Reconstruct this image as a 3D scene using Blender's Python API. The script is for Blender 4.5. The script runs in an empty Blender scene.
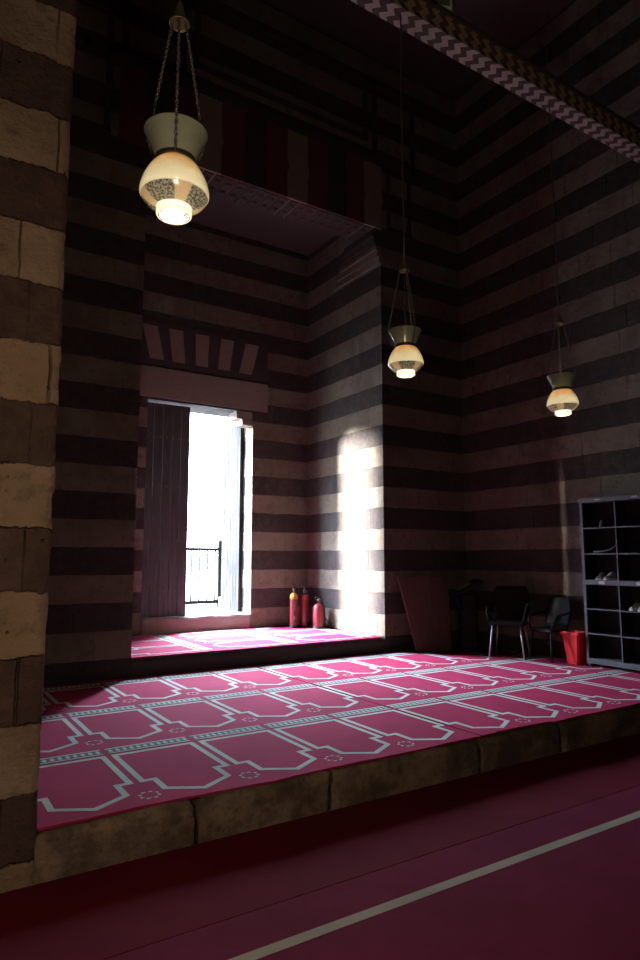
import bpy, bmesh, math, random
from mathutils import Vector, Matrix, noise
R = math.radians
random.seed(7)
scene = bpy.context.scene
col = scene.collection

# ------------------------------------------------------------------ helpers
class MB:
    def __init__(self): self.bm = bmesh.new()
    def poly(self, pts, mi=0):
        f = self.bm.faces.new([self.bm.verts.new(p) for p in pts]); f.material_index = mi; return f
    def box(self, x0, x1, y0, y1, z0, z1, mi=0, bevel=0, M=None):
        b = bmesh.new()
        v = [b.verts.new((x, y, z)) for x in (x0, x1) for y in (y0, y1) for z in (z0, z1)]
        for q in ((0,1,3,2),(4,6,7,5),(0,4,5,1),(2,3,7,6),(0,2,6,4),(1,5,7,3)):
            b.faces.new([v[i] for i in q])
        if bevel: bmesh.ops.bevel(b, geom=b.edges[:], offset=bevel, segments=2, affect='EDGES', profile=.6)
        self.merge(b, mi, M)
    def merge(self, b, mi=0, M=None):
        if M is not None: b.transform(M)
        vm = {}
        for v in b.verts: vm[v] = self.bm.verts.new(v.co)
        for f in b.faces:
            try: g = self.bm.faces.new([vm[v] for v in f.verts])
            except ValueError: continue
            g.material_index = mi; g.smooth = f.smooth
        b.free()
    def prism(self, pts, axis, a0, a1, mi=0, M=None):
        """pts 2D outline, extruded on axis"""
        b = bmesh.new()
        def P(p, a):
            return {'x': (a, p[0], p[1]), 'y': (p[0], a, p[1]), 'z': (p[0], p[1], a)}[axis]
        A = [b.verts.new(P(p, a0)) for p in pts]; B = [b.verts.new(P(p, a1)) for p in pts]
        b.faces.new(A); b.faces.new(B[::-1]); n = len(pts)
        for i in range(n): b.faces.new((A[i], B[i], B[(i+1) % n], A[(i+1) % n]))
        self.merge(b, mi, M)
    def tube(self, pts, r, mi=0, seg=8, cap=True, closed=False):
        pts = [Vector(p) for p in pts]; n = len(pts)
        rs = r if isinstance(r, (list, tuple)) else [r]*n
        rings = []; up = None
        for i, p in enumerate(pts):
            if closed: t = pts[(i+1) % n]-pts[i-1]
            else: t = pts[min(i+1, n-1)]-pts[max(i-1, 0)]
            t.normalize()
            if up is None:
                up = Vector((0, 0, 1)) if abs(t.z) < .9 else Vector((1, 0, 0))
            a = (up-t*up.dot(t)).normalized(); b = t.cross(a); up = a
            rings.append([self.bm.verts.new(p+(a*math.cos(k*2*math.pi/seg)+b*math.sin(k*2*math.pi/seg))*rs[i]) for k in range(seg)])
        for i in range(n if closed else n-1):
            A, B = rings[i], rings[(i+1) % n]
            for k in range(seg):
                f = self.bm.faces.new((A[k], A[(k+1) % seg], B[(k+1) % seg], B[k])); f.smooth = True; f.material_index = mi
        if cap and not closed:
            self.bm.faces.new(rings[0][::-1]).material_index = mi; self.bm.faces.new(rings[-1]).material_index = mi
    def lathe(self, prof, c=(0, 0, 0), seg=40, mi=0, axis='z', smooth=True, mis=None):
        rings = []
        for r, z in prof:
            if r < 1e-5: rings.append([self.bm.verts.new((c[0], c[1], c[2]+z))])
            else: rings.append([self.bm.verts.new((c[0]+r*math.cos(k*2*math.pi/seg), c[1]+r*math.sin(k*2*math.pi/seg), c[2]+z)) for k in range(seg)])
        for i in range(len(rings)-1):
            A, B = rings[i], rings[i+1]
            for k in range(seg):
                k2 = (k+1) % seg
                if len(A) == 1 and len(B) == 1: continue
                if len(A) == 1: q = (A[0], B[k2], B[k])
                elif len(B) == 1: q = (A[k], A[k2], B[0])
                else: q = (A[k], A[k2], B[k2], B[k])
                f = self.bm.faces.new(q); f.smooth = smooth; f.material_index = mis[i] if mis else mi
    def build(self, name, mats, parent=None, loc=None, recalc=True, sub=0):
        if recalc: bmesh.ops.recalc_face_normals(self.bm, faces=self.bm.faces[:])
        me = bpy.data.meshes.new(name); self.bm.to_mesh(me); self.bm.free()
        for m in (mats if isinstance(mats, (list, tuple)) else [mats]): me.materials.append(m)
        o = bpy.data.objects.new(name, me); col.objects.link(o)
        if loc: o.location = loc
        if parent: o.parent = parent
        if sub:
            s = o.modifiers.new('s', 'SUBSURF'); s.levels = sub; s.render_levels = sub
        return o

def empty(name, loc=(0, 0, 0), rz=0):
    o = bpy.data.objects.new(name, None); o.empty_display_size = .1; col.objects.link(o)
    o.location = loc; o.rotation_euler.z = rz; return o
def tag(o, label=None, cat=None, group=None, kind=None):
    if label: o['label'] = label
    if cat: o['category'] = cat
    if group: o['group'] = group
    if kind: o['kind'] = kind
    return o
def copy_tree(o, parent=None):
    c = o.copy(); col.objects.link(c)
    if parent: c.parent = parent
    for ch in [x for x in bpy.data.objects if x.parent == o]: copy_tree(ch, c)
    return c
def struct(mb, name, mats, **k):
    o = mb.build(name, mats, **k); o['kind'] = 'structure'; return o

# ------------------------------------------------------------------ materials
class NT:
    def __init__(s, name):
        s.m = bpy.data.materials.new(name); s.m.use_nodes = True; s.t = s.m.node_tree; s.t.nodes.clear()
        s.out = s.t.nodes.new('ShaderNodeOutputMaterial')
    def n(s, ty, **k):
        x = s.t.nodes.new('ShaderNode'+ty)
        for a, b in k.items():
            if a in x.inputs.keys() if not isinstance(a, int) else False: s.set(x.inputs[a], b)
            else: setattr(x, a, b)
        return x
    def set(s, sock, v):
        if isinstance(v, bpy.types.NodeSocket): s.t.links.new(v, sock)
        else: sock.default_value = v
    def math(s, op, a, b=None, c=None, clamp=False):
        x = s.t.nodes.new('ShaderNodeMath'); x.operation = op; x.use_clamp = clamp
        s.set(x.inputs[0], a)
        if b is not None: s.set(x.inputs[1], b)
        if c is not None: s.set(x.inputs[2], c)
        return x.outputs[0]
    def mix(s, fac, a, b, blend='MIX'):
        x = s.t.nodes.new('ShaderNodeMix'); x.data_type = 'RGBA'; x.blend_type = blend
        s.set(x.inputs[0], fac)
        for i, v in ((6, a), (7, b)):
            if isinstance(v, (tuple, list)) and len(v) == 3: v = (*v, 1)
            s.set(x.inputs[i], v)
        return x.outputs[2]
    def noise(s, vec, scale, detail=4, rough=.6):
        x = s.t.nodes.new('ShaderNodeTexNoise'); s.set(x.inputs['Vector'], vec)
        x.inputs['Scale'].default_value = scale; x.inputs['Detail'].default_value = detail; x.inputs['Roughness'].default_value = rough
        return x.outputs[0]
    def ramp(s, f, a, b, lo=0., hi=1.):
        x = s.t.nodes.new('ShaderNodeMapRange'); x.interpolation_type = 'SMOOTHSTEP'
        s.set(x.inputs[0], f); x.inputs[1].default_value = a; x.inputs[2].default_value = b
        x.inputs[3].default_value = lo; x.inputs[4].default_value = hi
        return x.outputs[0]
    def bsdf(s, color, rough=.7, metal=0., bump=None, bstr=.3, bdist=.01, emit=None, estr=0, spec=.3):
        p = s.t.nodes.new('ShaderNodeBsdfPrincipled')
        if isinstance(color, (tuple, list)) and len(color) == 3: color = (*color, 1)
        s.set(p.inputs['Base Color'], color); s.set(p.inputs['Roughness'], rough); s.set(p.inputs['Metallic'], metal)
        p.inputs['Specular IOR Level'].default_value = spec
        if emit: p.inputs['Emission Color'].default_value = (*emit, 1); p.inputs['Emission Strength'].default_value = estr
        if bump is not None:
            b = s.t.nodes.new('ShaderNodeBump'); s.set(b.inputs['Height'], bump)
            b.inputs['Strength'].default_value = bstr; b.inputs['Distance'].default_value = bdist
            s.t.links.new(b.outputs[0], p.inputs['Normal'])
        s.t.links.new(p.outputs[0], s.out.inputs[0])
        return p

def simple(name, color, rough=.6, metal=0., ns=25, var=.18, bstr=.15, spec=.3):
    t = NT(name); co = t.n('TexCoord').outputs['Object']
    n = t.noise(co, ns, 5)
    c = t.mix(n, tuple(x*(1-var) for x in color), tuple(min(1, x*(1+var)) for x in color))
    t.bsdf(c, t.math('MULTIPLY_ADD', n, .2, rough-.1), metal, n, bstr, .004, spec=spec)
    return t.m

def stone(name, z0, c, light, dark, L=.58, wob=.012, seed=0., rough_amt=1.):
    """ablaq masonry: courses alternate light / dark with height, joints staggered"""
    t = NT(name); geo = t.n('NewGeometry').outputs['Position']
    sep = t.t.nodes.new('ShaderNodeSeparateXYZ'); t.t.links.new(geo, sep.inputs[0])
    x, y, z = sep.outputs
    nz = t.noise(geo, 5., 3)
    fine = t.noise(geo, 38., 6, .7)
    zz = t.math('ADD', z, t.math('ADD', t.math('MULTIPLY', t.math('SUBTRACT', nz, .5), wob*2), t.math('MULTIPLY', t.math('SUBTRACT', fine, .5), wob*1.2)))
    q = t.math('DIVIDE', t.math('SUBTRACT', zz, z0), c)
    qi = t.math('FLOOR', q); qf = t.math('SUBTRACT', q, qi)
    par = t.math('PINGPONG', qi, 1.)       # 0 dark, 1 light
    wn = t.n('TexWhiteNoise', noise_dimensions='1D'); t.set(wn.inputs['W'], t.math('ADD', qi, seed+.31))
    u = t.math('ADD', t.math('DIVIDE', t.math('ADD', x, y), L), t.math('MULTIPLY', wn.outputs[0], 7.))
    # uneven block lengths
    u = t.math('ADD', u, t.math('MULTIPLY', t.math('SINE', t.math('MULTIPLY', u, 2.2)), .16))
    ui = t.math('FLOOR', u); uf = t.math('SUBTRACT', u, ui)
    wn2 = t.n('TexWhiteNoise', noise_dimensions='2D')
    cv = t.t.nodes.new('ShaderNodeCombineXYZ'); t.set(cv.inputs[0], ui); t.set(cv.inputs[1], qi); t.t.links.new(cv.outputs[0], wn2.inputs['Vector'])
    blk = wn2.outputs['Value']
    du = t.math('MULTIPLY', t.math('MINIMUM', uf, t.math('SUBTRACT', 1., uf)), L)
    dz = t.math('MULTIPLY', t.math('MINIMUM', qf, t.math('SUBTRACT', 1., qf)), c)
    du = t.math('ADD', du, t.math('MULTIPLY', t.math('SUBTRACT', fine, .5), .012))
    j = t.math('MINIMUM', du, t.math('ADD', dz, .002))
    big = t.noise(geo, 1.7, 5, .65); med = t.noise(geo, 9., 6, .7)
    joint = t.math('MULTIPLY', t.ramp(j, .001, .007, 1., 0.), t.ramp(t.noise(geo, 3.3, 3), .38, .62, .12, 1.))
    lc = t.mix(t.ramp(big, .3, .7), light, (light[0]*.58, light[1]*.54, light[2]*.52))
    lc = t.mix(t.math('MULTIPLY', blk, .45), lc, (light[0]*.9, light[1]*.72, light[2]*.58))
    lc = t.mix(t.ramp(med, .50, .70, 0, .65), lc, (light[0]*.42, light[1]*.38, light[2]*.36))
    dc = t.mix(t.ramp(med, .35, .75), dark, (dark[0]*1.7, dark[1]*1.6, dark[2]*1.5))
    dc = t.mix(t.math('MULTIPLY', blk, .5), dc, (dark[0]*.7, dark[1]*.7, dark[2]*.75))
    cc = t.mix(par, dc, lc)
    vor = t.n('TexVoronoi'); t.set(vor.inputs['Vector'], geo); vor.inputs['Scale'].default_value = 13.
    pit = t.ramp(t.math('ADD', vor.outputs['Distance'], t.math('MULTIPLY', med, .25)), .15, .26, 1., 0.)
    pit = t.math('MULTIPLY', pit, t.ramp(big, .42, .6))
    cc = t.mix(t.math('MULTIPLY', joint, .5), cc, (.05, .04, .035))
    cc = t.mix(t.math('MULTIPLY', pit, .6), cc, (.05, .035, .03))
    h = t.math('ADD', t.math('MULTIPLY', med, .9), t.math('MULTIPLY', fine, .5))
    h = t.math('SUBTRACT', h, t.math('MULTIPLY', joint, 1.1)); h = t.math('SUBTRACT', h, t.math('MULTIPLY', pit, 1.0))
    t.bsdf(cc, .88, 0, h, min(1., .7*rough_amt), .03, spec=.12)
    return t.m

LT, DK = (.185, .172, .138), (.043, .037, .034)
m_stone = stone('striped_stone', .743, .294, LT, DK)
m_pier = stone('pier_stone', .73, .309, (.34, .25, .178), (.082, .051, .043), L=.5, seed=3., wob=.03, rough_amt=2.)
m_plain = simple('plain_stone', (.36, .28, .2), .85, ns=12, var=.3, bstr=.4)
m_lintel = simple('lintel_stone', (.19, .155, .13), .85, ns=14, var=.2, bstr=.3)
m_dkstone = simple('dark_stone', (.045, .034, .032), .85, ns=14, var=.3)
m_redstone = simple('red_stone', (.10, .03, .027), .85, ns=9, var=.3)
m_black = simple('black_paint_rack_shade', (.012, .012, .013), .6)  # black fittings; also stands for shade inside the shoe rack

def kerb_mat():
    t = NT('kerb_stone'); g = t.n('NewGeometry').outputs['Position']
    a = t.noise(g, 3., 6, .7); b = t.noise(g, 24., 6, .7)
    sep = t.t.nodes.new('ShaderNodeSeparateXYZ'); t.t.links.new(g, sep.inputs[0]); x = sep.outputs[0]
    c = t.mix(t.ramp(a, .38, .62), (.23, .155, .11), (.085, .06, .045))
    c = t.mix(t.ramp(b, .5, .75, 0, .6), c, (.09, .06, .045))
    jt = None
    for jx in (1.42, 2.28, 3.55, 4.45, 5.6):
        d = t.math('ABSOLUTE', t.math('SUBTRACT', t.math('ADD', x, t.math('MULTIPLY', t.math('SUBTRACT', a, .5), .06)), jx))
        jt = d if jt is None else t.math('MINIMUM', jt, d)
    j = t.ramp(jt, .003, .012, 1, 0)
    c = t.mix(t.math('MULTIPLY', j, .8), c, (.03, .022, .018))
    h = t.math('SUBTRACT', t.math('ADD', a, t.math('MULTIPLY', b, .8)), t.math('MULTIPLY', j, 1.))
    t.bsdf(c, .8, 0, h, .7, .02, spec=.2); return t.m
m_kerb = kerb_mat()

def carpet_mat(name, c, dirt=.25):
    t = NT(name); g = t.n('NewGeometry').outputs['Position']
    a = t.noise(g, 2.2, 5, .6); b = t.noise(g, 320., 2); w = t.noise(g, 14., 4)
    cc = t.mix(t.ramp(a, .3, .7), tuple(x*(1-dirt) for x in c), c)
    cc = t.mix(t.math('MULTIPLY', w, .35), cc, tuple(x*.7 for x in c))
    cc = t.mix(t.math('MULTIPLY', b, .35), cc, tuple(x*.55 for x in c))
    t.bsdf(cc, .95, 0, t.math('ADD', t.math('MULTIPLY', b, .4), t.math('MULTIPLY', w, .6)), .4, .006, spec=.08)
    return t.m
m_car = carpet_mat('carpet_maroon', (.36, .024, .078))
m_carL = carpet_mat('carpet_pattern', (.50, .57, .50))
m_carD = carpet_mat('carpet_border', (.14, .15, .15))
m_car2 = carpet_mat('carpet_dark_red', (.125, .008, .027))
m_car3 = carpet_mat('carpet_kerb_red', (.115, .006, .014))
m_line = carpet_mat('carpet_cream', (.33, .28, .21))

def wood(name, c1, c2, sx=18, spec=.25):
    t = NT(name); co = t.n('TexCoord').outputs['Object']
    mp = t.n('Mapping'); t.t.links.new(co, mp.inputs[0]); mp.inputs['Scale'].default_value = (sx, sx, 1.2)
    n = t.noise(mp.outputs[0], 1.6, 6, .65)
    c = t.mix(t.ramp(n, .3, .7), c1, c2)
    h = n
    t.bsdf(c, .8, 0, h, .4, .006, spec=spec); return t.m
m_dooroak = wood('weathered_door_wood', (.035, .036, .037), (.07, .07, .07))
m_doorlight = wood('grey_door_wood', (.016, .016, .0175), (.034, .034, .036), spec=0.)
m_board = wood('brown_board_wood', (.10, .058, .047), (.15, .085, .07), sx=6)
m_metal = simple('grey_painted_metal', (.085, .083, .088), .5, .1, ns=40, var=.15)
m_steel = simple('chair_leg_steel', (.30, .29, .27), .4, .5)
m_plast = simple('dark_plastic', (.010, .009, .009), .6, spec=.15)
m_navy = simple('navy_cloth', (.008, .010, .028), .9, spec=.05)
m_paper = simple('white_paper', (.42, .42, .42), .8)
m_red = simple('red_plastic', (.72, .03, .035), .4, var=.06, bstr=.03)
m_red2 = simple('extinguisher_red', (.14, .004, .009), .45, var=.08, bstr=.02, spec=.5)
m_yel = simple('extinguisher_yellow', (.55, .17, .012), .45)
m_brass = simple('aged_brass', (.15, .11, .06), .5, .6)
m_dkmetal = simple('dark_bronze', (.09, .07, .05), .45, .8)
m_chain = simple('chain_metal', (.10, .082, .07), .5, .6)
m_rail = simple('iron_rail', (.0075, .007, .0055), .9, spec=.02)
m_ground = simple('pale_paving', (.035, .034, .03), .9, ns=3)
m_white = simple('shoe_white', (.4, .4, .39), .6)
m_cream = simple('cream_label', (.62, .60, .56), .7)

# ------------------------------------------------------------------ geometry constants (metres; camera at x=y=0)
YE, YW, YN = 3.418, 7.117, 9.147       # kerb face, iwan back wall, niche back wall
XP, XL, XR, XW = .63, 2.165, 5.63, 7.20  # pier edge, niche left / right reveal, right wall
ZP, ZN, TOP = .23, .43, 9.0

def rough_box(mb, x0, x1, y0, y1, z0, z1, res, amp, edge_amp=0., chip=None, mi=0, skip=''):
    """closed box of gridded faces, pushed about by noise: weathered stone"""
    vd = {}
    def V(x, y, z):
        k = (round(x, 4), round(y, 4), round(z, 4))
        if k not in vd:
            p = Vector((x, y, z)); n = noise.noise_vector(p*6.)*amp + noise.noise_vector(p*21.)*amp*.4
            e = sum(1 for a, b, c in ((x, x0, x1), (y, y0, y1), (z, z0, z1)) if abs(a-b) < 1e-5 or abs(a-c) < 1e-5)
            if e >= 2 and edge_amp:
                s = max(0, noise.noise(p*4.3)+.25)*edge_amp + abs(noise.noise(p*17))*edge_amp*.6
                ctr = Vector(((x0+x1)/2 if (abs(x-x0) < 1e-5 or abs(x-x1) < 1e-5) else x, (y0+y1)/2 if (abs(y-y0) < 1e-5 or abs(y-y1) < 1e-5) else y,
                              (z0+z1)/2 if (abs(z-z0) < 1e-5 or abs(z-z1) < 1e-5) else z))
                d = ctr-p
                d = Vector((math.copysign(1, d.x) if abs(d.x) > 1e-6 else 0, math.copysign(1, d.y) if abs(d.y) > 1e-6 else 0, math.copysign(1, d.z) if abs(d.z) > 1e-6 else 0))
                n += d*s
            vd[k] = mb.bm.verts.new(p+n)
        return vd[k]
    def lin(a, b): 
        k = max(1, round((b-a)/res)); return [a+(b-a)*i/k for i in range(k+1)]
    X, Y, Z = lin(x0, x1), lin(y0, y1), lin(z0, z1)
    def grid(A, B, f):
        for i in range(len(A)-1):
            for j in range(len(B)-1):
                q = mb.bm.faces.new((f(A[i], B[j]), f(A[i+1], B[j]), f(A[i+1], B[j+1]), f(A[i], B[j+1]))); q.smooth = True; q.material_index = mi
    if 'x' not in skip: grid(Y, Z, lambda a, b: V(x0, a, b))
    if 'X' not in skip: grid(Y, Z, lambda a, b: V(x1, a, b))
    if 'y' not in skip: grid(X, Z, lambda a, b: V(a, y0, b))
    if 'Y' not in skip: grid(X, Z, lambda a, b: V(a, y1, b))
    if 'z' not in skip: grid(X, Y, lambda a, b: V(a, b, z0))
    if 'Z' not in skip: grid(X, Y, lambda a, b: V(a, b, z1))

# ------------------------------------------------------------------ room shell
f = MB(); f.box(-6.4, 7.6, -6.4, YE+.2, -.3, 0); struct(f, 'floor', m_plain)
f = MB(); f.box(XP-.05, XW+.1, YE+.33, YN+.1, -.3, ZP); struct(f, 'floor_platform', m_plain)
f = MB(); rough_box(f, XL-.02, XR+.02, YW+.0, YW+.28, ZP-.02, ZN, .05, .006, .018); struct(f, 'trim_step', m_dkstone)
f = MB(); f.box(XL-.02, XR+.02, YW+.24, YN+.02, ZP-.1, ZN-.004); struct(f, 'floor_niche', m_plain)
# platform kerb of stone blocks
f = MB()
jx = [XP-.02, 1.42, 2.28, 3.55, 4.45, 5.6, XW]
for a, b in zip(jx, jx[1:]):
    dz = random.uniform(-.008, .006); dy = random.uniform(-.008, .01)
    rough_box(f, a+.003, b-.003, YE+dy, YE+.36, -.05, ZP-.002+dz, .03, .010, .03)
struct(f, 'trim_kerb', m_kerb)
# pier of the arch, left foreground; the iwan's left wall behind it
f = MB(); rough_box(f, -1.8, XP, YE, YE+.9, -.05, 5.8, .045, .008, .024)
f.box(-6.2, -1.79, YE+.02, YE+.9, -.05, TOP); f.box(-1.8, XP, YE+.01, YE+.9, 5.75, TOP)
struct(f, 'wall_pier', m_pier)
f = MB(); f.box(XP-.5, XP-.02, YE+.85, YW+.1, -.05, TOP); struct(f, 'wall_left', m_stone)
# iwan back wall with the tall niche
f = MB()
f.box(XP-.5, XL, YW, YN+.55, 0, TOP); f.box(XR, XW+.4, YW, YN+.55, 0, TOP); f.box(XL-.01, XR+.01, YW+.002, YW+.5, 7.25, TOP)
for i in range(5):                                    # corbel courses under the lintel
    f.box(XR-.03*(i+1), XR+.01, YW+.004, YW+1.2-.12*i, 5.78+.095*i, 5.78+.095*(i+1)+.004, bevel=.006)
    f.box(XL-.01, XL+.03*(i+1), YW+.004, YW+1.2-.12*i, 5.78+.095*i, 5.78+.095*(i+1)+.004, bevel=.006)
struct(f, 'wall_back', m_stone)
# door opening in the niche back wall
DX0, DX1, DZ0, DZ1 = 2.90, 4.61, .665, 3.82
f = MB()
f.box(XL-.01, DX0, YN, YN+.55, 0, 7.3); f.box(DX1, XR+.01, YN, YN+.55, 0, 7.3)
f.box(DX0-.01, DX1+.01, YN+.002, YN+.55, DZ1, 7.3)
struct(f, 'wall_niche_back', m_stone)
f = MB(); rough_box(f, DX0-.01, DX1+.01, YN-.01, YN+.55, ZN-.05, DZ0, .06, .006, .02); struct(f, 'trim_door_sill', m_lintel)
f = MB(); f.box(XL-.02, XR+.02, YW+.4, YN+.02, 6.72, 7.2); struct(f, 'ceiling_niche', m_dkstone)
# right wall, hall walls, ceiling
f = MB(); f.box(XW, XW+.4, -6.4, YW+.1, -.1, TOP); struct(f, 'wall_right', m_stone)
f = MB(); f.box(-6.4, -6., -6.4, YE+.5, -.1, TOP); struct(f, 'wall_hall_left', m_stone)
f = MB()
OX0, OX1, OZ0, OZ1 = -4.6, -2.2, 2.2, 5.6
f.box(-6.4, 7.6, -6.4, -6., -.1, TOP)
struct(f, 'wall_rear', m_stone)
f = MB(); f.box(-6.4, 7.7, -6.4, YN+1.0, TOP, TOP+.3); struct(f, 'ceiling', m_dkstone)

# lintel over the niche: joggled red / dark / tan voussoirs, the carved soffit, mouldings and panels
f = MB()
n = 12; x0, x1 = XL-.35, XR+.02
for i in range(n):
    a = x0+(x1-x0)*i/n; b = x0+(x1-x0)*(i+1)/n; s = .03
    f.prism([(a, 6.30), (b, 6.30), (b, 6.65), (b+s, 6.75), (b, 6.85), (b, 7.28), (a, 7.28), (a, 6.85), (a+s, 6.75), (a, 6.65)], 'y', YW-.012, YW+.5, mi=(0, 1, 0, 2)[i % 4])
struct(f, 'trim_lintel', [m_redstone, m_dkstone, m_lintel])
f = MB()
for i in range(22):
    a = XL+.1+i*.155
    f.box(a, a+.13, YW+.02, YW+.48, 6.285, 6.3, bevel=.004)
    f.lathe([(0, 0), (.045, 0), (.04, -.012), (.02, -.018), (0, -.02)], c=(a+.065, YW+.14, 6.285), seg=10)
    f.lathe([(0, 0), (.045, 0), (.04, -.012), (.02, -.018), (0, -.02)], c=(a+.065, YW+.33, 6.285), seg=10)
struct(f, 'trim_soffit', m_dkstone)
f = MB()
def frame(a, b, c, d, w=.07, t=.035, Y=YW):
    f.box(a, b, Y-t, Y+.01, d-w, d, bevel=.01); f.box(a, b, Y-t, Y+.01, c, c+w, bevel=.01)
    f.box(a, a+w, Y-t, Y+.01, c, d, bevel=.01); f.box(b-w, b, Y-t, Y+.01, c, d, bevel=.01)
frame(1.40, 6.3, 7.30, 7.42); frame(1.18, 1.72, 6.32, 7.9); frame(1.82, 2.6, 7.45, 8.6); frame(2.7, 5.4, 7.6, 8.6); frame(5.5, 6.3, 7.45, 8.6); frame(5.75, 6.2, 6.32, 7.25, .05)
struct(f, 'trim_panels', m_dkstone)
# over-door lintel stone and relieving band of five tan voussoirs in dark stone
f = MB(); f.box(2.66, 4.87, YN-.012, YN+.4, DZ1+.03, 4.31, bevel=.008); struct(f, 'trim_door_lintel', m_lintel)
f = MB(); f.box(2.72, 4.86, YN-.008, YN+.3, 4.34, 5.0, mi=0)
sl = [(2.88, 3.09), (3.24, 3.44), (3.62, 3.82), (4.0, 4.2), (4.38, 4.6)]
for i, (a, b) in enumerate(sl):
    k = (i-2)*.05
    f.prism([(a-k*.3, 4.43), (b-k*.3, 4.43), (b+k*.9+.01, 4.93), (a+k*.9-.01, 4.93)], 'y', YN-.014, YN+.2, mi=1)
struct(f, 'trim_voussoirs', [m_dkstone, m_lintel])
f = MB()                                               # moulded corner of the door head
f.box(4.33, DX1+.0, YN+.01, YN+.30, 3.70, 3.85, bevel=.01); f.box(4.42, DX1+.0, YN+.0, YN+.24, 3.60, 3.71, bevel=.02)
struct(f, 'trim_door_head', m_lintel)

# ------------------------------------------------------------------ door leaves
def leaf(name, w, h, t, mat, strap_mat, nplank, back=None):
    e = empty(name); e['kind'] = 'structure'
    pl = MB()
    for i in range(nplank):
        a = w*i/nplank; b = w*(i+1)/nplank
        pl.box(a+.002, b-.002, 0, t, 0, h, bevel=.005)
    pl.build('plank_panel', mat, e)
    s = MB()
    for z in (.3, h/2, h-.3): s.box(.01, w-.01, *((-.035, 0) if back else (t, t+.035)), z-.07, z+.07, bevel=.006)
    s.build('batten', mat, e)
    st = MB()
    for z in (.42, 1.1, 1.9, h-.5):
        for k in range(7): st.lathe([(0, -.012), (.014, -.006), (.016, 0)], c=(.06+(w-.12)*k/6, z, 0), seg=8)
    st.bm.transform(Matrix.Rotation(R(90), 4, 'X') @ Matrix.Scale(-1, 4, (0, 0, 1)) if False else Matrix(((1, 0, 0, 0), (0, 0, 1, 0), (0, 1, 0, 0), (0, 0, 0, 1))))
    st.build('stud', strap_mat, e)
    rg = MB(); rg.tube([(w-.07+.035*math.sin(a*math.pi/9), -.012, 1.25-.035*math.cos(a*math.pi/9)) for a in range(18)], .006, seg=6, closed=True)
    rg.build('ring_handle', strap_mat, e)
    return e
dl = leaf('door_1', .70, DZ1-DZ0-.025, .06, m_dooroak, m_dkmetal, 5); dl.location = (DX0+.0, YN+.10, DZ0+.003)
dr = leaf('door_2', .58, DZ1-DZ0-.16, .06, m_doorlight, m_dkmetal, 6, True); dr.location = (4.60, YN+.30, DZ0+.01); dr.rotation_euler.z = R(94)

# ------------------------------------------------------------------ outside
f = MB(); f.box(-6, 16, YN+.54, 30, .2, .63); struct(f, 'ground', m_ground)
e = empty('railing', (3.3, 10.75, .63)); tag(e, 'low iron railing of upright bars outside the open doorway', 'railing')
f = MB(); f.box(0, 1.5, -.02, .02, 1.01, 1.06, bevel=.005); f.build('top_rail', m_rail, e)
f = MB(); f.box(0, 1.5, -.02, .02, .09, .15, bevel=.005); f.build('bottom_rail', m_rail, e)
for i in range(10):
    f = MB(); f.tube([(.08+i*.148, 0, .12), (.08+i*.148, 0, 1.03)], .016, seg=8); f.build('bar', m_rail, e)
for px in (0, 1.50):
    f = MB(); f.box(px-.035, px+.035, -.035, .035, 0, 1.16, bevel=.008); f.lathe([(.0, .05), (.03, .035), (.04, 0)], c=(px, 0, 1.16), seg=12); f.build('post', m_rail, e)
f = MB(); f.lathe([(0, 0), (.07, 0), (.075, .02), (.068, .17), (.075, .19), (.06, .2), (0, .2)], seg=20)
tag(f.build('stone_bollard', m_plain, loc=(4.80, 10.60, .63)), 'short round stone bollard at the foot of the railing outside', 'bollard')

# ------------------------------------------------------------------ carpets
def stroke(mb, pts, w, z, mi, closed=False):
    n = len(pts); L, Rr = [], []
    P = [Vector((p[0], p[1])) for p in pts]
    for i in range(n):
        if closed: a, b = P[i]-P[i-1], P[(i+1) % n]-P[i]
        else:
            a = P[i]-P[i-1] if i else P[1]-P[0]; b = P[i+1]-P[i] if i < n-1 else P[-1]-P[-2]
        a = a.normalized(); b = b.normalized()
        na, nb = Vector((-a.y, a.x)), Vector((-b.y, b.x)); m = (na+nb).normalized(); k = w/2/max(.45, m.dot(na))
        L.append(P[i]+m*k); Rr.append(P[i]-m*k)
    for i in range(n if closed else n-1):
        j = (i+1) % n
        mb.poly([(L[i].x, L[i].y, z), (L[j].x, L[j].y, z), (Rr[j].x, Rr[j].y, z), (Rr[i].x, Rr[i].y, z)], mi)
PW, PITCH = .597, 1.187
def module(mb, ox, oy, z, clipy=None):
    """one prayer niche; ox,oy = left boundary and the row's border line"""
    c = ox+PW/2; hw = .262
    pts = [(c-hw, oy-.055), (c-hw, oy-.635), (c-hw+.072, oy-.635), (c-hw+.072, oy-.815), (c, oy-.925),
           (c+hw-.072, oy-.815), (c+hw-.072, oy-.635), (c+hw, oy-.635), (c+hw, oy-.055)]
    stroke(mb, pts, .036, z, 1, closed=True)
    # border band of small upright teeth on a dark ground
    a, b = ox+.018, ox+PW-.018
    mb.poly([(a, oy, z), (b, oy, z), (b, oy+.118, z), (a, oy+.118, z)], 2)
    mb.poly([(a, oy+.098, z+.001), (b, oy+.098, z+.001), (b, oy+.118, z+.001), (a, oy+.118, z+.001)], 1)
    mb.poly([(a, oy, z+.001), (b, oy, z+.001), (b, oy+.014, z+.001), (a, oy+.014, z+.001)], 1)
    k = 12
    for i in range(k):
        u = a+(b-a)*(i+.5)/k; h = (b-a)/k*.30
        mb.poly([(u-h*.6, oy+.028, z+.001), (u+h*.6, oy+.028, z+.001), (u+h, oy+.06, z+.001), (u+h*.4, oy+.088, z+.001), (u-h*.4, oy+.088, z+.001), (u-h, oy+.06, z+.001)], 1)
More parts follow.
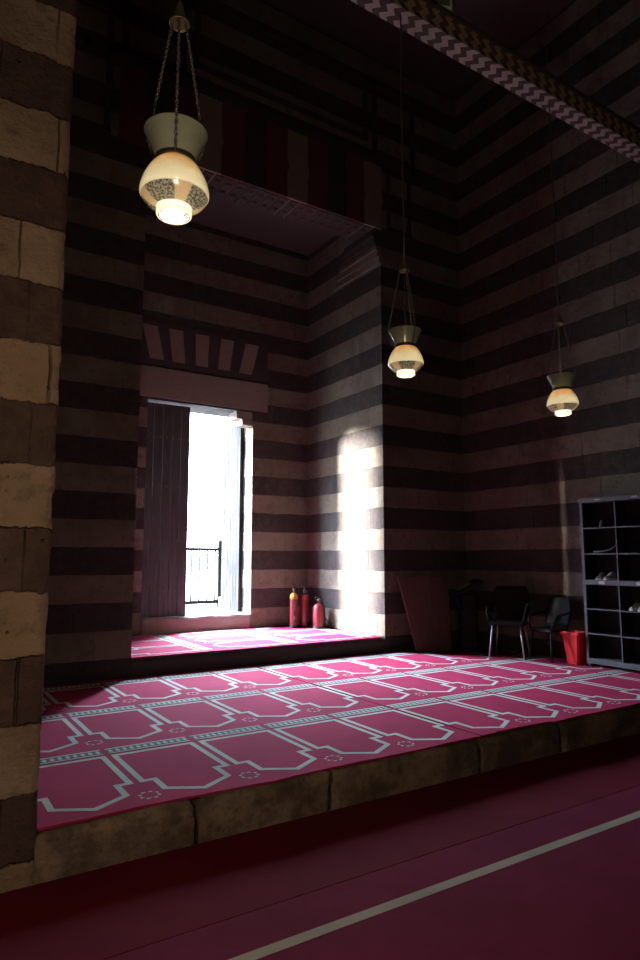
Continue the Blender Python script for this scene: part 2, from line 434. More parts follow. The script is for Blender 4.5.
def rosette(mb, x, y, z):
    for k in range(8):
        a0 = (k+.18)*math.pi/4; a1 = (k+.82)*math.pi/4
        q = [(x+r*math.cos(a), y+r*math.sin(a), z) for r, a in ((.052, a0), (.064, (a0+a1)/2), (.052, a1), (.041, a1), (.05, (a0+a1)/2), (.041, a0))]
        mb.poly(q, 1)
def carpet(name, x0, x1, y0, y1, z, mats, wavy=None, th=.012):
    """carpet body: gridded slab, optional wavering front edge"""
    mb = MB(); nx = max(2, int((x1-x0)/.06)); ny = 6
    def yy(x, t):
        e = y0+(wavy(x) if wavy else 0); return e+(y1-e)*t
    top = [[mb.bm.verts.new((x0+(x1-x0)*i/nx, yy(x0+(x1-x0)*i/nx, j/ny), z)) for j in range(ny+1)] for i in range(nx+1)]
    for i in range(nx):
        for j in range(ny): mb.bm.faces.new((top[i][j], top[i+1][j], top[i+1][j+1], top[i][j+1]))
    geo = bmesh.ops.extrude_face_region(mb.bm, geom=mb.bm.faces[:])
    for v in geo['geom']:
        if isinstance(v, bmesh.types.BMVert): v.co.z -= th
    return mb
wv = lambda x: (.03*noise.noise(Vector((x*1.3, 2, 0)))+.015*noise.noise(Vector((x*5, 1, 0)))-.004 + (.035 if 3.76 < x < 4.35 else 0))
BX, BY = 1.218, 4.465
zt = ZP+.012
for nm, k0, k1, lab in (('prayer_carpet', -1, 4, 'maroon carpet of pale prayer niches on the platform, left of the seam'),
                        ('prayer_carpet', 4, 10, 'maroon carpet of pale prayer niches on the platform, right of the seam')):
    xa = BX+k0*PW+(.009 if k0 > 0 else .012); xb = BX+k1*PW-.009
    mb = carpet(nm, xa, xb, YE+.035, YW-.01, zt, None, wv)
    bmesh.ops.recalc_face_normals(mb.bm, faces=mb.bm.faces[:])
    for r in range(3):
        for k in range(k0, k1): module(mb, BX+k*PW, BY+r*PITCH, zt+.0015)
        for k in range(k0+(1), k1): rosette(mb, BX+k*PW, BY+r*PITCH-.875, zt+.002)
    o = mb.build(nm, [m_car, m_carL, m_carD], recalc=False)
    tag(o, lab, 'carpet')
# niche carpet, its rows turned a quarter
mb = carpet('prayer_carpet', 0, 1, 0, 1, 0, None); mb.bm.free()
mb = carpet('prayer_carpet', XL+.02, XR-.02, YW+.03, YN-.03, ZN+.012, None, lambda x: .012*noise.noise(Vector((x*3, 5, 0))))
bmesh.ops.recalc_face_normals(mb.bm, faces=mb.bm.faces[:])
tmp = MB()
for r in range(-1, 3):
    for k in range(3): module(tmp, k*PW, r*PITCH, 0)
    for k in range(1, 3): rosette(tmp, k*PW, r*PITCH-.875, .001)
# rotate so that the rows run in depth, then clip to the carpet
tmp.bm.transform(Matrix.Translation((3.06, YN-.10, ZN+.0145)) @ Matrix.Rotation(R(-90), 4, 'Z'))
for co, no in (((XL+.03, 0, 0), (-1, 0, 0)), ((XR-.03, 0, 0), (1, 0, 0)), ((0, YW+.05, 0), (0, -1, 0)), ((0, YN-.04, 0), (0, 1, 0))):
    bmesh.ops.bisect_plane(tmp.bm, geom=tmp.bm.verts[:]+tmp.bm.edges[:]+tmp.bm.faces[:], plane_co=co, plane_no=no, clear_outer=True)
vm = {v: mb.bm.verts.new(v.co) for v in tmp.bm.verts}
for fc in tmp.bm.faces:
    g = mb.bm.faces.new([vm[v] for v in fc.verts]); g.material_index = fc.material_index
    g.normal_update()
    if g.normal.z < 0: g.normal_flip()
tmp.bm.free()
tag(mb.build('prayer_carpet', [m_car, m_carL, m_carD], recalc=False), 'maroon patterned carpet on the raised floor inside the doorway niche', 'carpet')
# hall carpets below the kerb
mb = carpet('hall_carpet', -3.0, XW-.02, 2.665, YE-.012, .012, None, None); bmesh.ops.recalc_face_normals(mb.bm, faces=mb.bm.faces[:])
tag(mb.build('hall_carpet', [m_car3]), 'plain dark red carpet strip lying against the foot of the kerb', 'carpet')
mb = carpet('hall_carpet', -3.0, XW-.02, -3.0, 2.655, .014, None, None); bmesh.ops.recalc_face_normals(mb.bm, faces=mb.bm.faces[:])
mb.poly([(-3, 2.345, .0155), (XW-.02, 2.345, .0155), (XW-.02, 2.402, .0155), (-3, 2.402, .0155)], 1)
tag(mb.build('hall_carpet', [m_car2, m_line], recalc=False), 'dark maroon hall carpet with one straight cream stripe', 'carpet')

# ------------------------------------------------------------------ painted beam
def beam_mat():
    t = NT('zigzag_painted_beam'); g = t.n('NewGeometry').outputs['Position']
    sep = t.t.nodes.new('ShaderNodeSeparateXYZ'); t.t.links.new(g, sep.inputs[0]); x, y, z = sep.outputs
    v = t.math('SUBTRACT', z, y)
    s = t.math('ADD', t.math('DIVIDE', x, .125), t.math('MULTIPLY', t.math('PINGPONG', v, .04), 9.))
    fr = t.math('FRACT', s)
    m = t.ramp(fr, .47, .53); 
    n = t.noise(g, 30., 5)
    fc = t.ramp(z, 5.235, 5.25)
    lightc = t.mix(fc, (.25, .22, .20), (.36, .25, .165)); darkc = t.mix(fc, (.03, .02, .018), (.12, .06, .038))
    c = t.mix(m, darkc, lightc); c = t.mix(t.math('MULTIPLY', n, .25), c, (.14, .08, .06))
    t.bsdf(c, .8, 0, n, .3, .01); return t.m
m_beam = beam_mat()
f = MB(); f.box(-4., XW+.02, 3.05, 3.2, 5.21, 5.36, bevel=.006); struct(f, 'trim_beam', m_beam)
f = MB(); f.box(-4., XW+.02, 3.035, 3.215, 5.36, 5.385, bevel=.006); struct(f, 'trim_beam_moulding', m_dkstone)
f = MB(); f.box(-4, XW+.02, 1.95, 2.2, 6.8, 7.05, bevel=.01); struct(f, 'trim_cross_beam', m_dkstone)

# ------------------------------------------------------------------ lamps
def glassy(name, kind):
    t = NT(name); co = t.n('TexCoord').outputs['Object']
    sep = t.t.nodes.new('ShaderNodeSeparateXYZ'); t.t.links.new(co, sep.inputs[0]); z = sep.outputs[2]
    n = t.noise(co, 22., 4); fine = t.noise(co, 95., 4, .7)
    if kind == 'belly':
        c = t.mix(t.ramp(t.math('ADD', z, t.math('MULTIPLY', t.math('SUBTRACT', n, .5), .09)), -.10, -.01), (.90, .87, .74), (.74, .50, .26))
        tr = .62
    elif kind == 'band':
        ang = t.math('ARCTAN2', sep.outputs[1], sep.outputs[0])
        pan = t.ramp(t.math('SINE', t.math('MULTIPLY_ADD', ang, 4., 1.9)), .45, .55)
        leafy = t.ramp(t.noise(co, 130., 4, .75), .44, .56)
        g = t.mix(leafy, (.12, .12, .10), (.52, .50, .42))
        c = t.mix(pan, g, (.70, .58, .42)); tr = .5
    elif kind == 'collar': c = (.97, .94, .82, 1); tr = .7
    else:
        c = t.mix(n, (.25, .26, .20), (.36, .36, .27)); tr = .5
    d = t.n('BsdfDiffuse'); t.set(d.inputs[0], c)
    r = t.n('BsdfTranslucent'); t.set(r.inputs[0], c)
    gl = t.n('BsdfGlossy'); gl.inputs['Roughness'].default_value = .18; gl.inputs[0].default_value = (.9, .9, .85, 1)
    m1 = t.n('MixShader'); m1.inputs[0].default_value = tr; t.t.links.new(d.outputs[0], m1.inputs[1]); t.t.links.new(r.outputs[0], m1.inputs[2])
    last = m1
    if kind == 'cup':
        tp = t.n('BsdfTransparent'); tp.inputs[0].default_value = (.75, .78, .68, 1)
        mm = t.n('MixShader'); mm.inputs[0].default_value = .2; t.t.links.new(m1.outputs[0], mm.inputs[1]); t.t.links.new(tp.outputs[0], mm.inputs[2]); last = mm
    fr = t.n('Fresnel'); fr.inputs[0].default_value = 1.45
    m2 = t.n('MixShader'); t.t.links.new(fr.outputs[0], m2.inputs[0]); t.t.links.new(last.outputs[0], m2.inputs[1]); t.t.links.new(gl.outputs[0], m2.inputs[2])
    t.t.links.new(m2.outputs[0], t.out.inputs[0]); return t.m
m_belly, m_band, m_collar, m_cup = (glassy('glass_'+k, k) for k in ('belly', 'band', 'collar', 'cup'))
tb = NT('bulb_glow'); em = tb.n('Emission'); em.inputs[0].default_value = (1, .96, .84, 1); em.inputs[1].default_value = 22.; tb.t.links.new(em.outputs[0], tb.out.inputs[0]); m_bulb = tb.m

def chain_mesh(mb, p, q, link=.017, r=.0024, w=.0048):
    p, q = Vector(p), Vector(q); d = q-p; L = d.length; n = max(2, int(L/(link*.72))); t = d.normalized()
    a = Vector((1, 0, 0)) if abs(t.x) < .8 else Vector((0, 1, 0)); a = (a-t*a.dot(t)).normalized(); b = t.cross(a)
    for i in range(n):
        c = p+d*((i+.5)/n); ph = i*math.pi*.5+.3*i; u = a*math.cos(ph)+b*math.sin(ph)
        pts = []
        for k in range(8):
            an = k*math.pi/4; pts.append(c+t*(math.cos(an)*link*.5)+u*(math.sin(an)*w))
        mb.tube(pts, r, seg=4, closed=True)
def thick(prof, t):
    """closed profile for a glass wall of thickness t (in the radius)"""
    return prof+[(max(r-t, .001), z) for r, z in prof[::-1]]+[prof[0]]
KZ = .87
def make_lamp():
    e = empty('hanging_lamp')
    def sq(p): return [(q[0], q[1]*KZ) for q in p]
    f = MB(); f.lathe(sq(thick([(.069, .004), (.076, .03), (.087, .062), (.100, .095), (.111, .121), (.113, .125)], .003)), seg=48); f.build('cup', m_cup, e)
    f = MB(); f.lathe([(.066, -.012), (.0735, -.012), (.0745, -.006), (.0745, .002), (.0725, .008), (.066, .008), (.066, -.012)], seg=48)
    for k in range(3):
        a = k*2*math.pi/3+R(250)
        f.tube([(.073*math.cos(a), .073*math.sin(a), -.002), (.082*math.cos(a), .082*math.sin(a), .004)], .003, seg=6)
    f.build('neck_ring', m_dkmetal, e)
    f = MB(); f.lathe(sq(thick([(.070, -.010), (.081, -.024), (.094, -.046), (.106, -.072), (.115, -.098), (.120, -.120), (.122, -.136), (.1205, -.148), (.1165, -.154)], .003)), seg=48); f.build('belly', m_belly, e)
    f = MB(); f.lathe(sq(thick([(.1165, -.155), (.110, -.166), (.098, -.181), (.084, -.193), (.072, -.199), (.064, -.202)], .003)), seg=48); f.build('etched_band', m_band, e)
    f = MB(); f.lathe(sq(thick([(.064, -.202), (.0605, -.205), (.062, -.212), (.063, -.222), (.062, -.232), (.057, -.238), (.053, -.236)], .003)), seg=48); f.build('collar', m_collar, e)
    f = MB(); f.lathe(sq([(0, -.235), (.02, -.232), (.034, -.218), (.038, -.203), (.033, -.186), (.02, -.168), (.014, -.15), (.014, -.13), (0, -.13)]), seg=24); f.build('bulb', m_bulb, e)
    f = MB(); f.lathe([(.006, .63), (.010, .625), (.014, .61), (.024, .575), (.034, .547), (.038, .541), (.036, .538), (.032, .545), (.02, .58), (.006, .62), (.006, .63)], seg=28); f.build('cone_cap', m_brass, e)
    for k in range(3):
        a = k*2*math.pi/3+R(250); c, s = math.cos(a), math.sin(a)
        f = MB(); chain_mesh(f, (.030*c, .030*s, .545), (.117*c, .117*s, .112)); chain_mesh(f, (.117*c, .117*s, .112), (.082*c, .082*s, .004))
        f.build('chain', m_chain, e)
    f = MB(); f.tube([(0, 0, .54), (.006, .002, .4), (-.004, .004, .28), (.01, .0, .16), (.02, .01, .05), (.0, 0, -.1)], .0022, seg=6); f.build('flex', m_chain, e)
    return e
lamp0 = make_lamp()
lamps = [((.738, 2.10), (175.5, 162), 6.80, 'large white and amber glass lamp on three chains, nearest to the left pier', .9),
         ((2.66, 3.10), (405.5, 346.5), 5.21, 'glass lamp hanging from the zigzag beam in front of the niche corner', .6),
         ((4.20, 3.10), (562, 389.5), 5.21, 'smallest glass lamp, hanging from the zigzag beam above the shoe rack side', 1.3)]
FPX, PIT, YAW = 650., R(6.85), R(32.75)
def ray(x, y):
    a = (x-320)/FPX; b = -(y-480)/FPX
    fw = Vector((math.sin(YAW), math.cos(YAW), 0)); rt = Vector((math.cos(YAW), -math.sin(YAW), 0)); z = Vector((0, 0, 1))
    return (fw*math.cos(PIT)+z*math.sin(PIT)) + rt*a + (-fw*math.sin(PIT)+z*math.cos(PIT))*b
for i, (xy, px, zt2, lab, pw) in enumerate(lamps):
    o = lamp0 if i == 0 else copy_tree(lamp0)
    d = ray(*px); p = d*(xy[1]/d.y); loc = (p.x, xy[1], 1.51+p.z)
    o.location = loc; o.rotation_euler.z = R((0, 14, 31)[i]); o.scale = [(1, .94, .97)[i]]*3
    tag(o, lab, 'lamp', 'glass lamps hanging on chains')
    f = MB(); top = (zt2-loc[2])/(1, .94, .97)[i]
    k = 14; f.tube([(.006*math.sin(j*1.1)*(0 if j in (0, k) else 1), 0, .625+(top-.625)*j/k) for j in range(k+1)], .0045 if i else .004, seg=6)
    f.build('cord', m_chain, o)
    l = bpy.data.lights.new('bulb_light', 'POINT'); l.energy = pw; l.color = (1, .93, .78); l.shadow_soft_size = .02
    lo = bpy.data.objects.new('bulb_light', l); col.objects.link(lo); lo.location = (0, 0, -.085); lo.parent = o
    # the bulb mesh must not shade its own light: light sits just under the bulb crown
    
# small flood lamp standing on the beam
e = empty('floodlight', (3.02, 3.11, 5.385), R(-20)); tag(e, 'small pale floodlight standing on top of the zigzag beam', 'lamp')
f = MB(); f.box(-.09, .09, -.035, .035, .045, .20, bevel=.01); f.build('housing', m_cream, e)
f = MB(); f.box(-.07, .07, -.039, -.034, .062, .183, bevel=.002); f.build('glass_face', simple('floodlight_glass', (.12, .13, .11), .15), e)
f = MB(); f.tube([(-.1, 0, .12), (-.1, 0, .0), (.1, 0, .0), (.1, 0, .12)], .007, seg=6); f.build('bracket', m_cream, e)

# ------------------------------------------------------------------ fire extinguishers
def extinguisher(name, x, y, h, r, label, top_mat, tall=True, rz=0):
    e = empty(name, (x, y, ZN+.015), rz); tag(e, label, 'fire extinguisher', 'fire extinguishers in the niche corner')
    sh = h*.80
    f = MB(); f.lathe([(0, 0), (r*.96, 0), (r, .012), (r, sh-r*.9)] + [(r*math.cos(a), sh-r*.9+r*.9*math.sin(a)) for a in (R(20), R(40), R(60), R(75))] + [(r*.22, sh), (0, sh)], seg=28,
                 ); f.build('cylinder', m_red2, e)
    f = MB(); f.lathe([(r*1.03, 0), (r*1.03, .03), (r*.99, .034)], seg=28); f.build('foot_ring', m_black, e)
    if tall:
        f = MB(); f.lathe([(r*1.015, sh-r*1.5), (r*1.02, sh-r*.9)] + [(1.02*r*math.cos(a), sh-r*.9+r*.93*math.sin(a)) for a in (R(20), R(40), R(60), R(75))] + [(r*.24, sh+.004)], seg=28); f.build('shoulder', top_mat, e)
    f = MB(); f.lathe([(0, sh-.01), (.016, sh-.01), (.018, sh+.03), (.024, sh+.035), (.024, sh+.06), (.012, sh+.065), (0, sh+.065)], seg=14)
    f.box(-.012, .012, -.016, .016, sh+.035, h-.02, bevel=.003); vv = f.build('valve', m_dkmetal if tall else m_brass, e)
    f = MB(); f.prism([(-.015, h-.05), (.085, h-.035), (.09, h-.028), (-.015, h-.035)], 'y', -.009, .009); f.prism([(-.015, h-.015), (.05, h), (.095, h-.002), (.095, h+.004), (.045, h+.008), (-.015, h-.007)], 'y', -.009, .009)
    f.build('handle', m_black, vv)
    f = MB(); f.tube([(-.015, 0, sh+.045), (-.05, 0, sh+.05), (-r-.012, 0, sh-.04), (-r-.014, 0, sh*.6), (-r-.013, 0, sh*.3)], .008, seg=8); f.tube([(-r-.013, 0, sh*.34), (-r-.013, 0, sh*.16)], [.010, .018], seg=10); f.build('hose', m_black, vv)
    lb = MB(); a0, a1 = R(195), R(275); n = 10
    z0, z1 = sh*.28, sh*.62
    for k in range(n):
        a, b = a0+(a1-a0)*k/n, a0+(a1-a0)*(k+1)/n; q = r*1.012
        lb.poly([(q*math.cos(a), q*math.sin(a), z0), (q*math.cos(b), q*math.sin(b), z0), (q*math.cos(b), q*math.sin(b), z1), (q*math.cos(a), q*math.sin(a), z1)])
    lb.build('label_sheet', simple('label_pink', (.30, .09, .085) if not tall else (.22, .02, .035), .6), e)
    if not tall:
        lb = MB(); q = r*1.02
        for a in (R(285), R(292)):
            pass
        for k in range(5):
            a, b = R(288)+k*R(5), R(288)+(k+1)*R(5)
            lb.poly([(q*math.cos(a), q*math.sin(a), sh*.48), (q*math.cos(b), q*math.sin(b), sh*.48), (q*math.cos(b), q*math.sin(b), sh*.62), (q*math.cos(a), q*math.sin(a), sh*.62)])
        lb.build('white_tag', m_paper, e)
    return e
extinguisher('fire_extinguisher', 5.19, 8.82, .66, .062, 'tall red fire extinguisher with an orange shoulder, leftmost in the niche corner', m_yel, rz=R(70))
extinguisher('fire_extinguisher', 5.36, 8.78, .64, .060, 'tall slim all red fire extinguisher in the middle of the trio', simple('red_shoulder', (.22, .03, .03), .4), rz=R(120))
extinguisher('fire_extinguisher', 5.455, 8.52, .47, .085, 'short stout red fire extinguisher with a printed label, rightmost of the trio', m_red2, tall=False, rz=R(200))

# ------------------------------------------------------------------ waste bin
e = empty('waste_bin', (6.97, 5.10, ZP+.015), 0); tag(e, 'bright red plastic waste bin beside the shoe rack', 'bin')
f = MB(); b = bmesh.new()
def ring(w, d, z): return [b.verts.new((sx*w, sy*d, z)) for sx, sy in ((-1, -1), (1, -1), (1, 1), (-1, 1))]
rs = [ring(.085, .085, 0), ring(.115, .118, .37), ring(.107, .11, .37), ring(.078, .078, .01)]
for A, B in zip(rs, rs[1:]):
    for k in range(4): b.faces.new((A[k], A[(k+1) % 4], B[(k+1) % 4], B[k]))
b.faces.new(rs[0][::-1]); b.faces.new(rs[3])
bmesh.ops.bevel(b, geom=[x for x in b.edges if abs(x.verts[0].co.z-x.verts[1].co.z) > .1], offset=.018, segments=3, affect='EDGES')
f.merge(b); bd = f.build('body', m_red, e)
f = MB()
for s in (-1, 1):
    f.box(-.125, .125, s*.12-.008, s*.12+.008, .345, .38, bevel=.005); f.box(s*.117-.008, s*.117+.008, -.125, .125, .345, .38, bevel=.005)
f.build('rim', m_red, e)
f = MB(); f.box(-.127, -.124, -.03, .03, .355, .372); f.build('grip_slot', simple('dark_red_slot', (.2, .01, .012), .5), bd)

# ------------------------------------------------------------------ shoe rack
SX, SY0, SY1 = 6.93, 4.935, 3.55           # front plane, left end, right end (runs toward the camera)
SZ0, SZM, SZ1 = ZP+.015, 1.225, 2.225
e = empty('shoe_rack', (SX, SY0, SZ0)); tag(e, 'tall grey metal shoe rack with dark open compartments against the right wall', 'rack')
D = .245; W = SY0-SY1; NC = 3; cw = W/NC
def L(x0, x1, y0, y1, z0, z1): return (x0, x1, -y1, -y0, z0-SZ0, z1-SZ0)   # y counted from the left end toward the camera
f = MB(); f.box(*L(D-.008, D, .01, W-.01, SZ0+.06, SZ1-.01)); f.build('back_panel', m_black, e)  # back and inner panels black: compartment shade put into the colour
for yy in (0, W-.035):
    f = MB(); f.box(*L(0, .03, yy, yy+.035, SZ0, SZ1), mi=1, bevel=.003); f.box(*L(.03, D, yy+.002 if yy else yy, yy+.033, SZ0, SZ1-.002), mi=0); f.build('side_panel', [m_black, m_metal], e)
for k in range(1, NC):
    f = MB(); f.box(*L(.0, .010, k*cw-.007, k*cw+.007, SZ0+.07, SZ1-.05), mi=1); f.box(*L(.011, D-.01, k*cw-.004, k*cw+.004, SZ0+.07, SZ1-.05), mi=0); f.build('divider', [m_black, m_metal], e)
f = MB(); f.box(*L(-.01, D, -.006, W+.006, SZ1-.055, SZ1), bevel=.004); f.build('top_rail', m_metal, e)
f = MB(); f.box(*L(-.006, D, 0.002, W-.002, SZM-.028, SZM+.028), bevel=.003); f.build('middle_rail', m_metal, e)
f = MB(); f.box(*L(-.004, D, 0.002, W-.002, SZ0+.035, SZ0+.095), bevel=.003); f.build('base_rail', m_metal, e)
for yy in (.0, W-.05):
    f = MB(); f.box(*L(.0, .05, yy, yy+.05, SZ0, SZ0+.04), bevel=.003); f.build('foot', m_metal, e)
rows = [SZ0+.095+(SZM-.028-SZ0-.095)*k/3 for k in (1, 2)]+[SZM+.028+(SZ1-.055-SZM-.028)*k/3 for k in (1, 2)]
for z in rows:
    for c in range(NC):
        f = MB(); f.box(*L(.006, D-.01, c*cw+.036 if c == 0 else c*cw+.008, (c+1)*cw-.008 if c < NC-1 else (c+1)*cw-.036, z-.006, z+.006), bevel=.002); sf = f.build('shelf', m_black, e); f = MB(); f.box(*L(.002, .008, c*cw+.036 if c == 0 else c*cw+.008, (c+1)*cw-.008 if c < NC-1 else (c+1)*cw-.036, z-.008, z+.008)); f.build('shelf_lip', m_metal, sf)  # black board behind a grey lip, shade inside painted on
for z in rows+[SZM, SZ1-.026]:
    for c in range(NC):
        xf = {SZM: -.007, SZ1-.026: -.011}.get(z, .005); hh = .018 if z in (SZM,) else .0085
        if hh < .01 and z not in (SZ1-.026,): hh = .0068
        f = MB(); f.box(*L(xf-.0015, xf, c*cw+cw*.47, c*cw+cw*.47+.075, z-hh, z+hh)); f.build('number_plate', m_paper, e)
# shoes on the shelves
def shoe_mesh(mat, sole):
    e = empty('shoe')
    f = MB(); st = [(-.13, .030, .055), (-.10, .036, .075), (-.05, .036, .082), (0, .040, .062), (.05, .045, .048), (.10, .040, .036), (.13, .022, .024)]
    rings = []
    for y, w, h in st:
        rings.append([f.bm.verts.new((w*math.cos(a)*(1 if math.sin(a) < .3 else .8), y, .014+max(0, math.sin(a))*h)) for a in [k*math.pi/7 for k in range(8)]])
    for A, B in zip(rings, rings[1:]):
        for k in range(7): q = f.bm.faces.new((A[k], A[k+1], B[k+1], B[k])); q.smooth = True
    f.bm.faces.new(rings[0]); f.bm.faces.new(rings[-1][::-1]); up = f.build('upper', mat, e)
    f = MB(); out = [(s[1]*1.06, s[0]) for s in st]+[(-s[1]*1.06, s[0]) for s in st[::-1]]; f.prism(out, 'z', 0, .018); f.build('sole', sole, e)
    f = MB()
    for k in range(4): f.tube([(-.018, -.02+k*.02, .088-k*.009), (.0, -.02+k*.02, .094-k*.009), (.018, -.02+k*.02, .088-k*.009)], .003, seg=5)
    f.build('lace', sole, up)
    return e
sA = shoe_mesh(m_white, m_cream); sB = shoe_mesh(simple('shoe_grey', (.20, .20, .23), .5), m_cream)
def place_shoe(src, y, z, label, group, first, rz=0):
    o = src if first else copy_tree(src); o.location = (SX+.13, y, z+.003); o.rotation_euler.z = R(90+rz)
    o.scale = (.9, .75, .9); tag(o, label, 'shoe', group); return o
zr = {'u1': SZM+.028, 'u2': rows[2]+.007, 'u3': rows[3]+.007, 'l3': rows[1]+.007, 'l2': rows[0]+.007}
place_shoe(sA, SY0-cw-.11, zr['l3'], 'left shoe of the white pair on the shelf under the middle rail', 'white shoes on the rack', True)
place_shoe(sA, SY0-cw-.22, zr['l3'], 'right shoe of the white pair, at the edge of the photo', 'white shoes on the rack', False)
place_shoe(sB, SY0-.16, zr['u1'], 'left shoe of the grey pair resting on the middle rail', 'grey shoes on the rack', True, 12)
place_shoe(sB, SY0-.28, zr['u1'], 'right shoe of the grey pair resting on the middle rail', 'grey shoes on the rack', False, -8)
# slipper on the top shelf, and a curved strap hanging on the next one
f = MB(); f.lathe([(0, 0), (.028, 0), (.030, .01), (.026, .05), (.012, .062), (.012, .085), (.015, .088), (0, .09)], seg=16)
tag(f.build('bottle', m_metal, loc=(SX+.07, SY0-.24, zr['u3'])), 'tiny pale bottle standing on the top shelf of the shoe rack', 'bottle')
f = MB(); f.tube([(SX+.02, SY0-.15, zr['u2']+.022), (SX+.04, SY0-.26, zr['u2']+.02), (SX+.05, SY0-.36, zr['u2']+.045), (SX+.04, SY0-.45, zr['u2']+.10)], .012, seg=8)
tag(f.build('strap', m_metal), 'curved grey strap lying on the second shelf of the shoe rack', 'strap')

# ------------------------------------------------------------------ leaning board
f = MB(); f.prism([(5.97, 0), (6.60, 0), (6.73, 1.02), (5.81, 1.02)], 'y', -.016, .016)
sh = Matrix.Translation((0, 6.86, ZP+.018)) @ Matrix.Translation((6.27, 0, 0)) @ Matrix.Rotation(R(-11.0), 4, 'X') @ Matrix.Translation((-6.27, 0, 0))
f.bm.transform(sh); e = f.build('leaning_board', m_board); tag(e, 'tapering brown wooden board leaning against the back wall', 'board')

# ------------------------------------------------------------------ lectern in the corner
e = empty('lectern', (6.72, 6.66, ZP+.015), R(-123)); tag(e, 'dark lectern with a slanted navy top in the far right corner', 'lectern')
f = MB(); f.box(-.21, .21, -.19, .19, 0, .05, bevel=.008); f.build('base', m_plast, e)
f = MB(); f.box(-.14, .14, -.10, .10,   .05, .76, bevel=.006); f.build('column', m_plast, e)
T = Matrix.Translation((0, 0, .86)) @ Matrix.Rotation(R(27), 4, 'X')
f = MB(); f.box(-.26, .26, -.2, .2, -.02, .02, M=T, bevel=.006); f.box(-.26, .26, -.21, -.19, .0, .05, M=T, bevel=.004); stp = f.build('slanted_top', m_plast, e)
f = MB(); f.box(-.265, .265, -.222, -.212, -.22, .02, M=T, bevel=.003); f.build('cloth_front', m_navy, stp)
f = MB()
for s in (-1, 1): f.box(s*.06-.07, s*.06+.07, -.14, .06, .024, .034, M=T @ Matrix.Rotation(R(-3*s), 4, 'Y'), bevel=.003)
f.bm.transform(Matrix.Translation((6.72, 6.66, ZP+.015)) @ Matrix.Rotation(R(-123), 4, 'Z'))
tag(f.build('open_book', simple('grey_pages', (.30, .32, .34), .8)), 'open grey book lying on the slanted lectern top', 'book')

# ------------------------------------------------------------------ chairs
def make_chair():
    e = empty('chair')
    # front is -y in local space
    f = MB(); out = [(-.20, -.22), (.20, -.22), (.225, -.16), (.215, .17), (.18, .22), (-.18, .22), (-.215, .17), (-.225, -.16)]
    f.prism(out, 'z', .42, .455); f.build('seat', m_plast, e, sub=0)
    f = MB(); rings = []
    for i in range(9):
        u = i/8; z = .47+.42*u; w = .19+.045*math.sin(u*math.pi*.8)-.07*max(0, u-.75)*4*.5; y = .20+.09*u
        rings.append([(w*s, y-.035*abs(s)**2, z) for s in [k/4-1 for k in range(9)]])
    for A, B in zip(rings, rings[1:]):
        for k in range(8):
            p = [A[k], A[k+1], B[k+1], B[k]]
            f.poly(p); 
    bmesh.ops.remove_doubles(f.bm, verts=f.bm.verts[:], dist=1e-5)
    bmesh.ops.solidify(f.bm, geom=f.bm.faces[:], thickness=.014)
    for q in f.bm.faces: q.smooth = True
    f.build('backrest', m_plast, e)
    for s in (-1, 1):
        f = MB(); f.tube([(s*.20, -.20, .43), (s*.235, -.20, .56), (s*.245, -.12, .64), (s*.245, .08, .66), (s*.20, .24, .68)], .014, seg=8); f.build('armrest', m_plast, e)
    for sx in (-1, 1):
        for sy in (-1, 1):
            f = MB(); f.tube([(sx*.17, sy*.18, .43), (sx*.215, sy*.235, .0)], .013, seg=10); f.build('leg', m_steel, e)
    return e
c0 = make_chair(); c0.location = (6.66, 5.86, ZP+.022); c0.rotation_euler.z = R(-58)
tag(c0, 'black plastic armchair with pale steel legs standing between lectern and red bin', 'chair', 'black chairs along the right wall')
c1 = copy_tree(c0); c1.location = (6.90, 5.42, ZP+.022); c1.rotation_euler.z = R(-92); c1.scale = (.80, .80, .86)
for ch in [x for x in bpy.data.objects if x.parent == c1 and x.name.startswith('leg')]:
    ch.data = ch.data.copy(); ch.data.materials[0] = m_plast
tag(c1, 'low all black chair against the right wall just left of the red bin', 'chair', 'black chairs along the right wall')

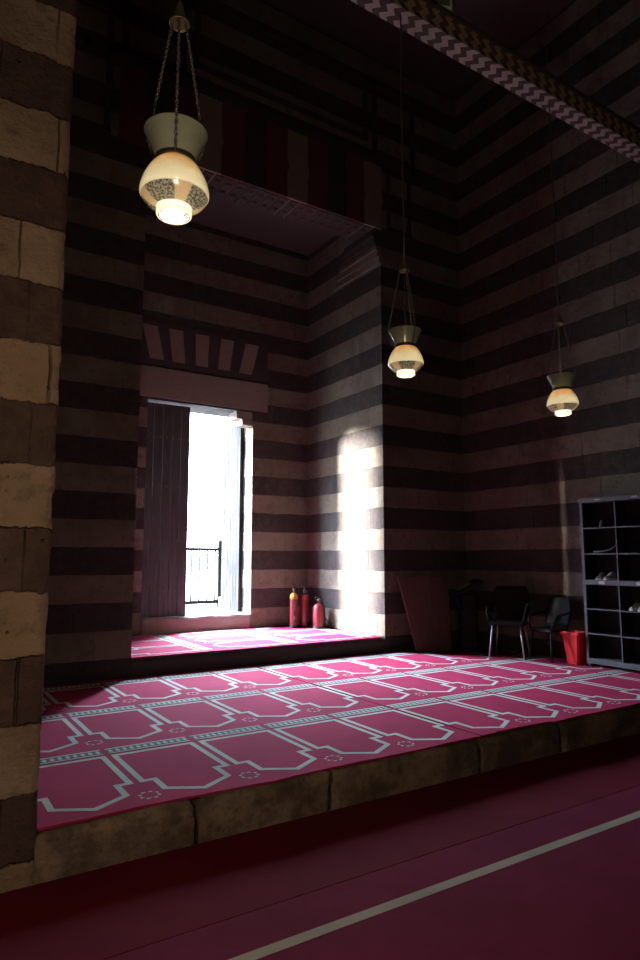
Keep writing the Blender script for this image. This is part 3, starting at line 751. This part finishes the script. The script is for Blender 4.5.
# ------------------------------------------------------------------ light
w = bpy.data.worlds.new('sky'); scene.world = w; w.use_nodes = True
bg = w.node_tree.nodes['Background']; bg.inputs[1].default_value = 260.
wt = w.node_tree; tc = wt.nodes.new('ShaderNodeTexCoord'); sx = wt.nodes.new('ShaderNodeSeparateXYZ'); wt.links.new(tc.outputs['Generated'], sx.inputs[0])
rp = wt.nodes.new('ShaderNodeValToRGB'); wt.links.new(sx.outputs[2], rp.inputs[0]); wt.links.new(rp.outputs[0], bg.inputs[0])
rp.color_ramp.elements[0].position = .22; rp.color_ramp.elements[0].color = (.055, .065, .08, 1)      # darker low band, bright cloud higher up
rp.color_ramp.elements[1].position = .6; rp.color_ramp.elements[1].color = (.80, .95, 1.25, 1)
sl = bpy.data.lights.new('hazy_sun', 'SUN'); sl.energy = 100.; sl.angle = R(8); sl.color = (1, .97, .93)
so = bpy.data.objects.new('hazy_sun', sl); col.objects.link(so)
AZ, EL = R(46), R(11)
so.rotation_euler = Vector((-math.sin(AZ)*math.cos(EL), math.cos(AZ)*math.cos(EL), math.sin(EL))).to_track_quat('Z', 'Y').to_euler()
def area(name, loc, rot, sx, sy, power, color):
    l = bpy.data.lights.new(name, 'AREA'); l.shape = 'RECTANGLE'; l.size = sx; l.size_y = sy; l.energy = power; l.color = color
    o = bpy.data.objects.new(name, l); col.objects.link(o); o.location = loc; o.rotation_euler = rot; return o
# daylight portal in the doorway: lets the sky find its way in with less noise
pt = area('door_daylight_portal', ((DX0+DX1)/2, YN+.57, (DZ0+DZ1)/2), (R(-90), 0, 0), DX1-DX0, DZ1-DZ0, 1, (1, 1, 1)); pt.data.cycles.is_portal = True
# added warm fill light before the solid rear wall; no window there
area('rear_fill_light', ((OX0+OX1)/2, -5.95, (OZ0+OZ1)/2), (R(90), 0, 0), OX1-OX0, OZ1-OZ0, 12, (1, .84, .62))
hl = bpy.data.lights.new('hall_fill_light', 'POINT'); hl.energy = 80; hl.color = (1, .79, .56); hl.shadow_soft_size = .12  # unseen point light added to brighten pier and kerb, no lamp hangs here
ho = bpy.data.objects.new('hall_fill_light', hl); col.objects.link(ho); ho.location = (.4, .9, 1.75)

# ------------------------------------------------------------------ camera
cam = bpy.data.cameras.new('camera'); co = bpy.data.objects.new('camera', cam); col.objects.link(co); scene.camera = co
co.location = (0, 0, 1.51); co.rotation_euler = (R(90)+PIT, 0, -YAW)
cam.sensor_fit = 'VERTICAL'; cam.sensor_height = 36.; cam.lens = FPX/960*36.; cam.clip_start = .05
scene.view_settings.view_transform = 'Standard'; scene.view_settings.look = 'None'
scene.view_settings.exposure = 0.; scene.view_settings.gamma = 1.
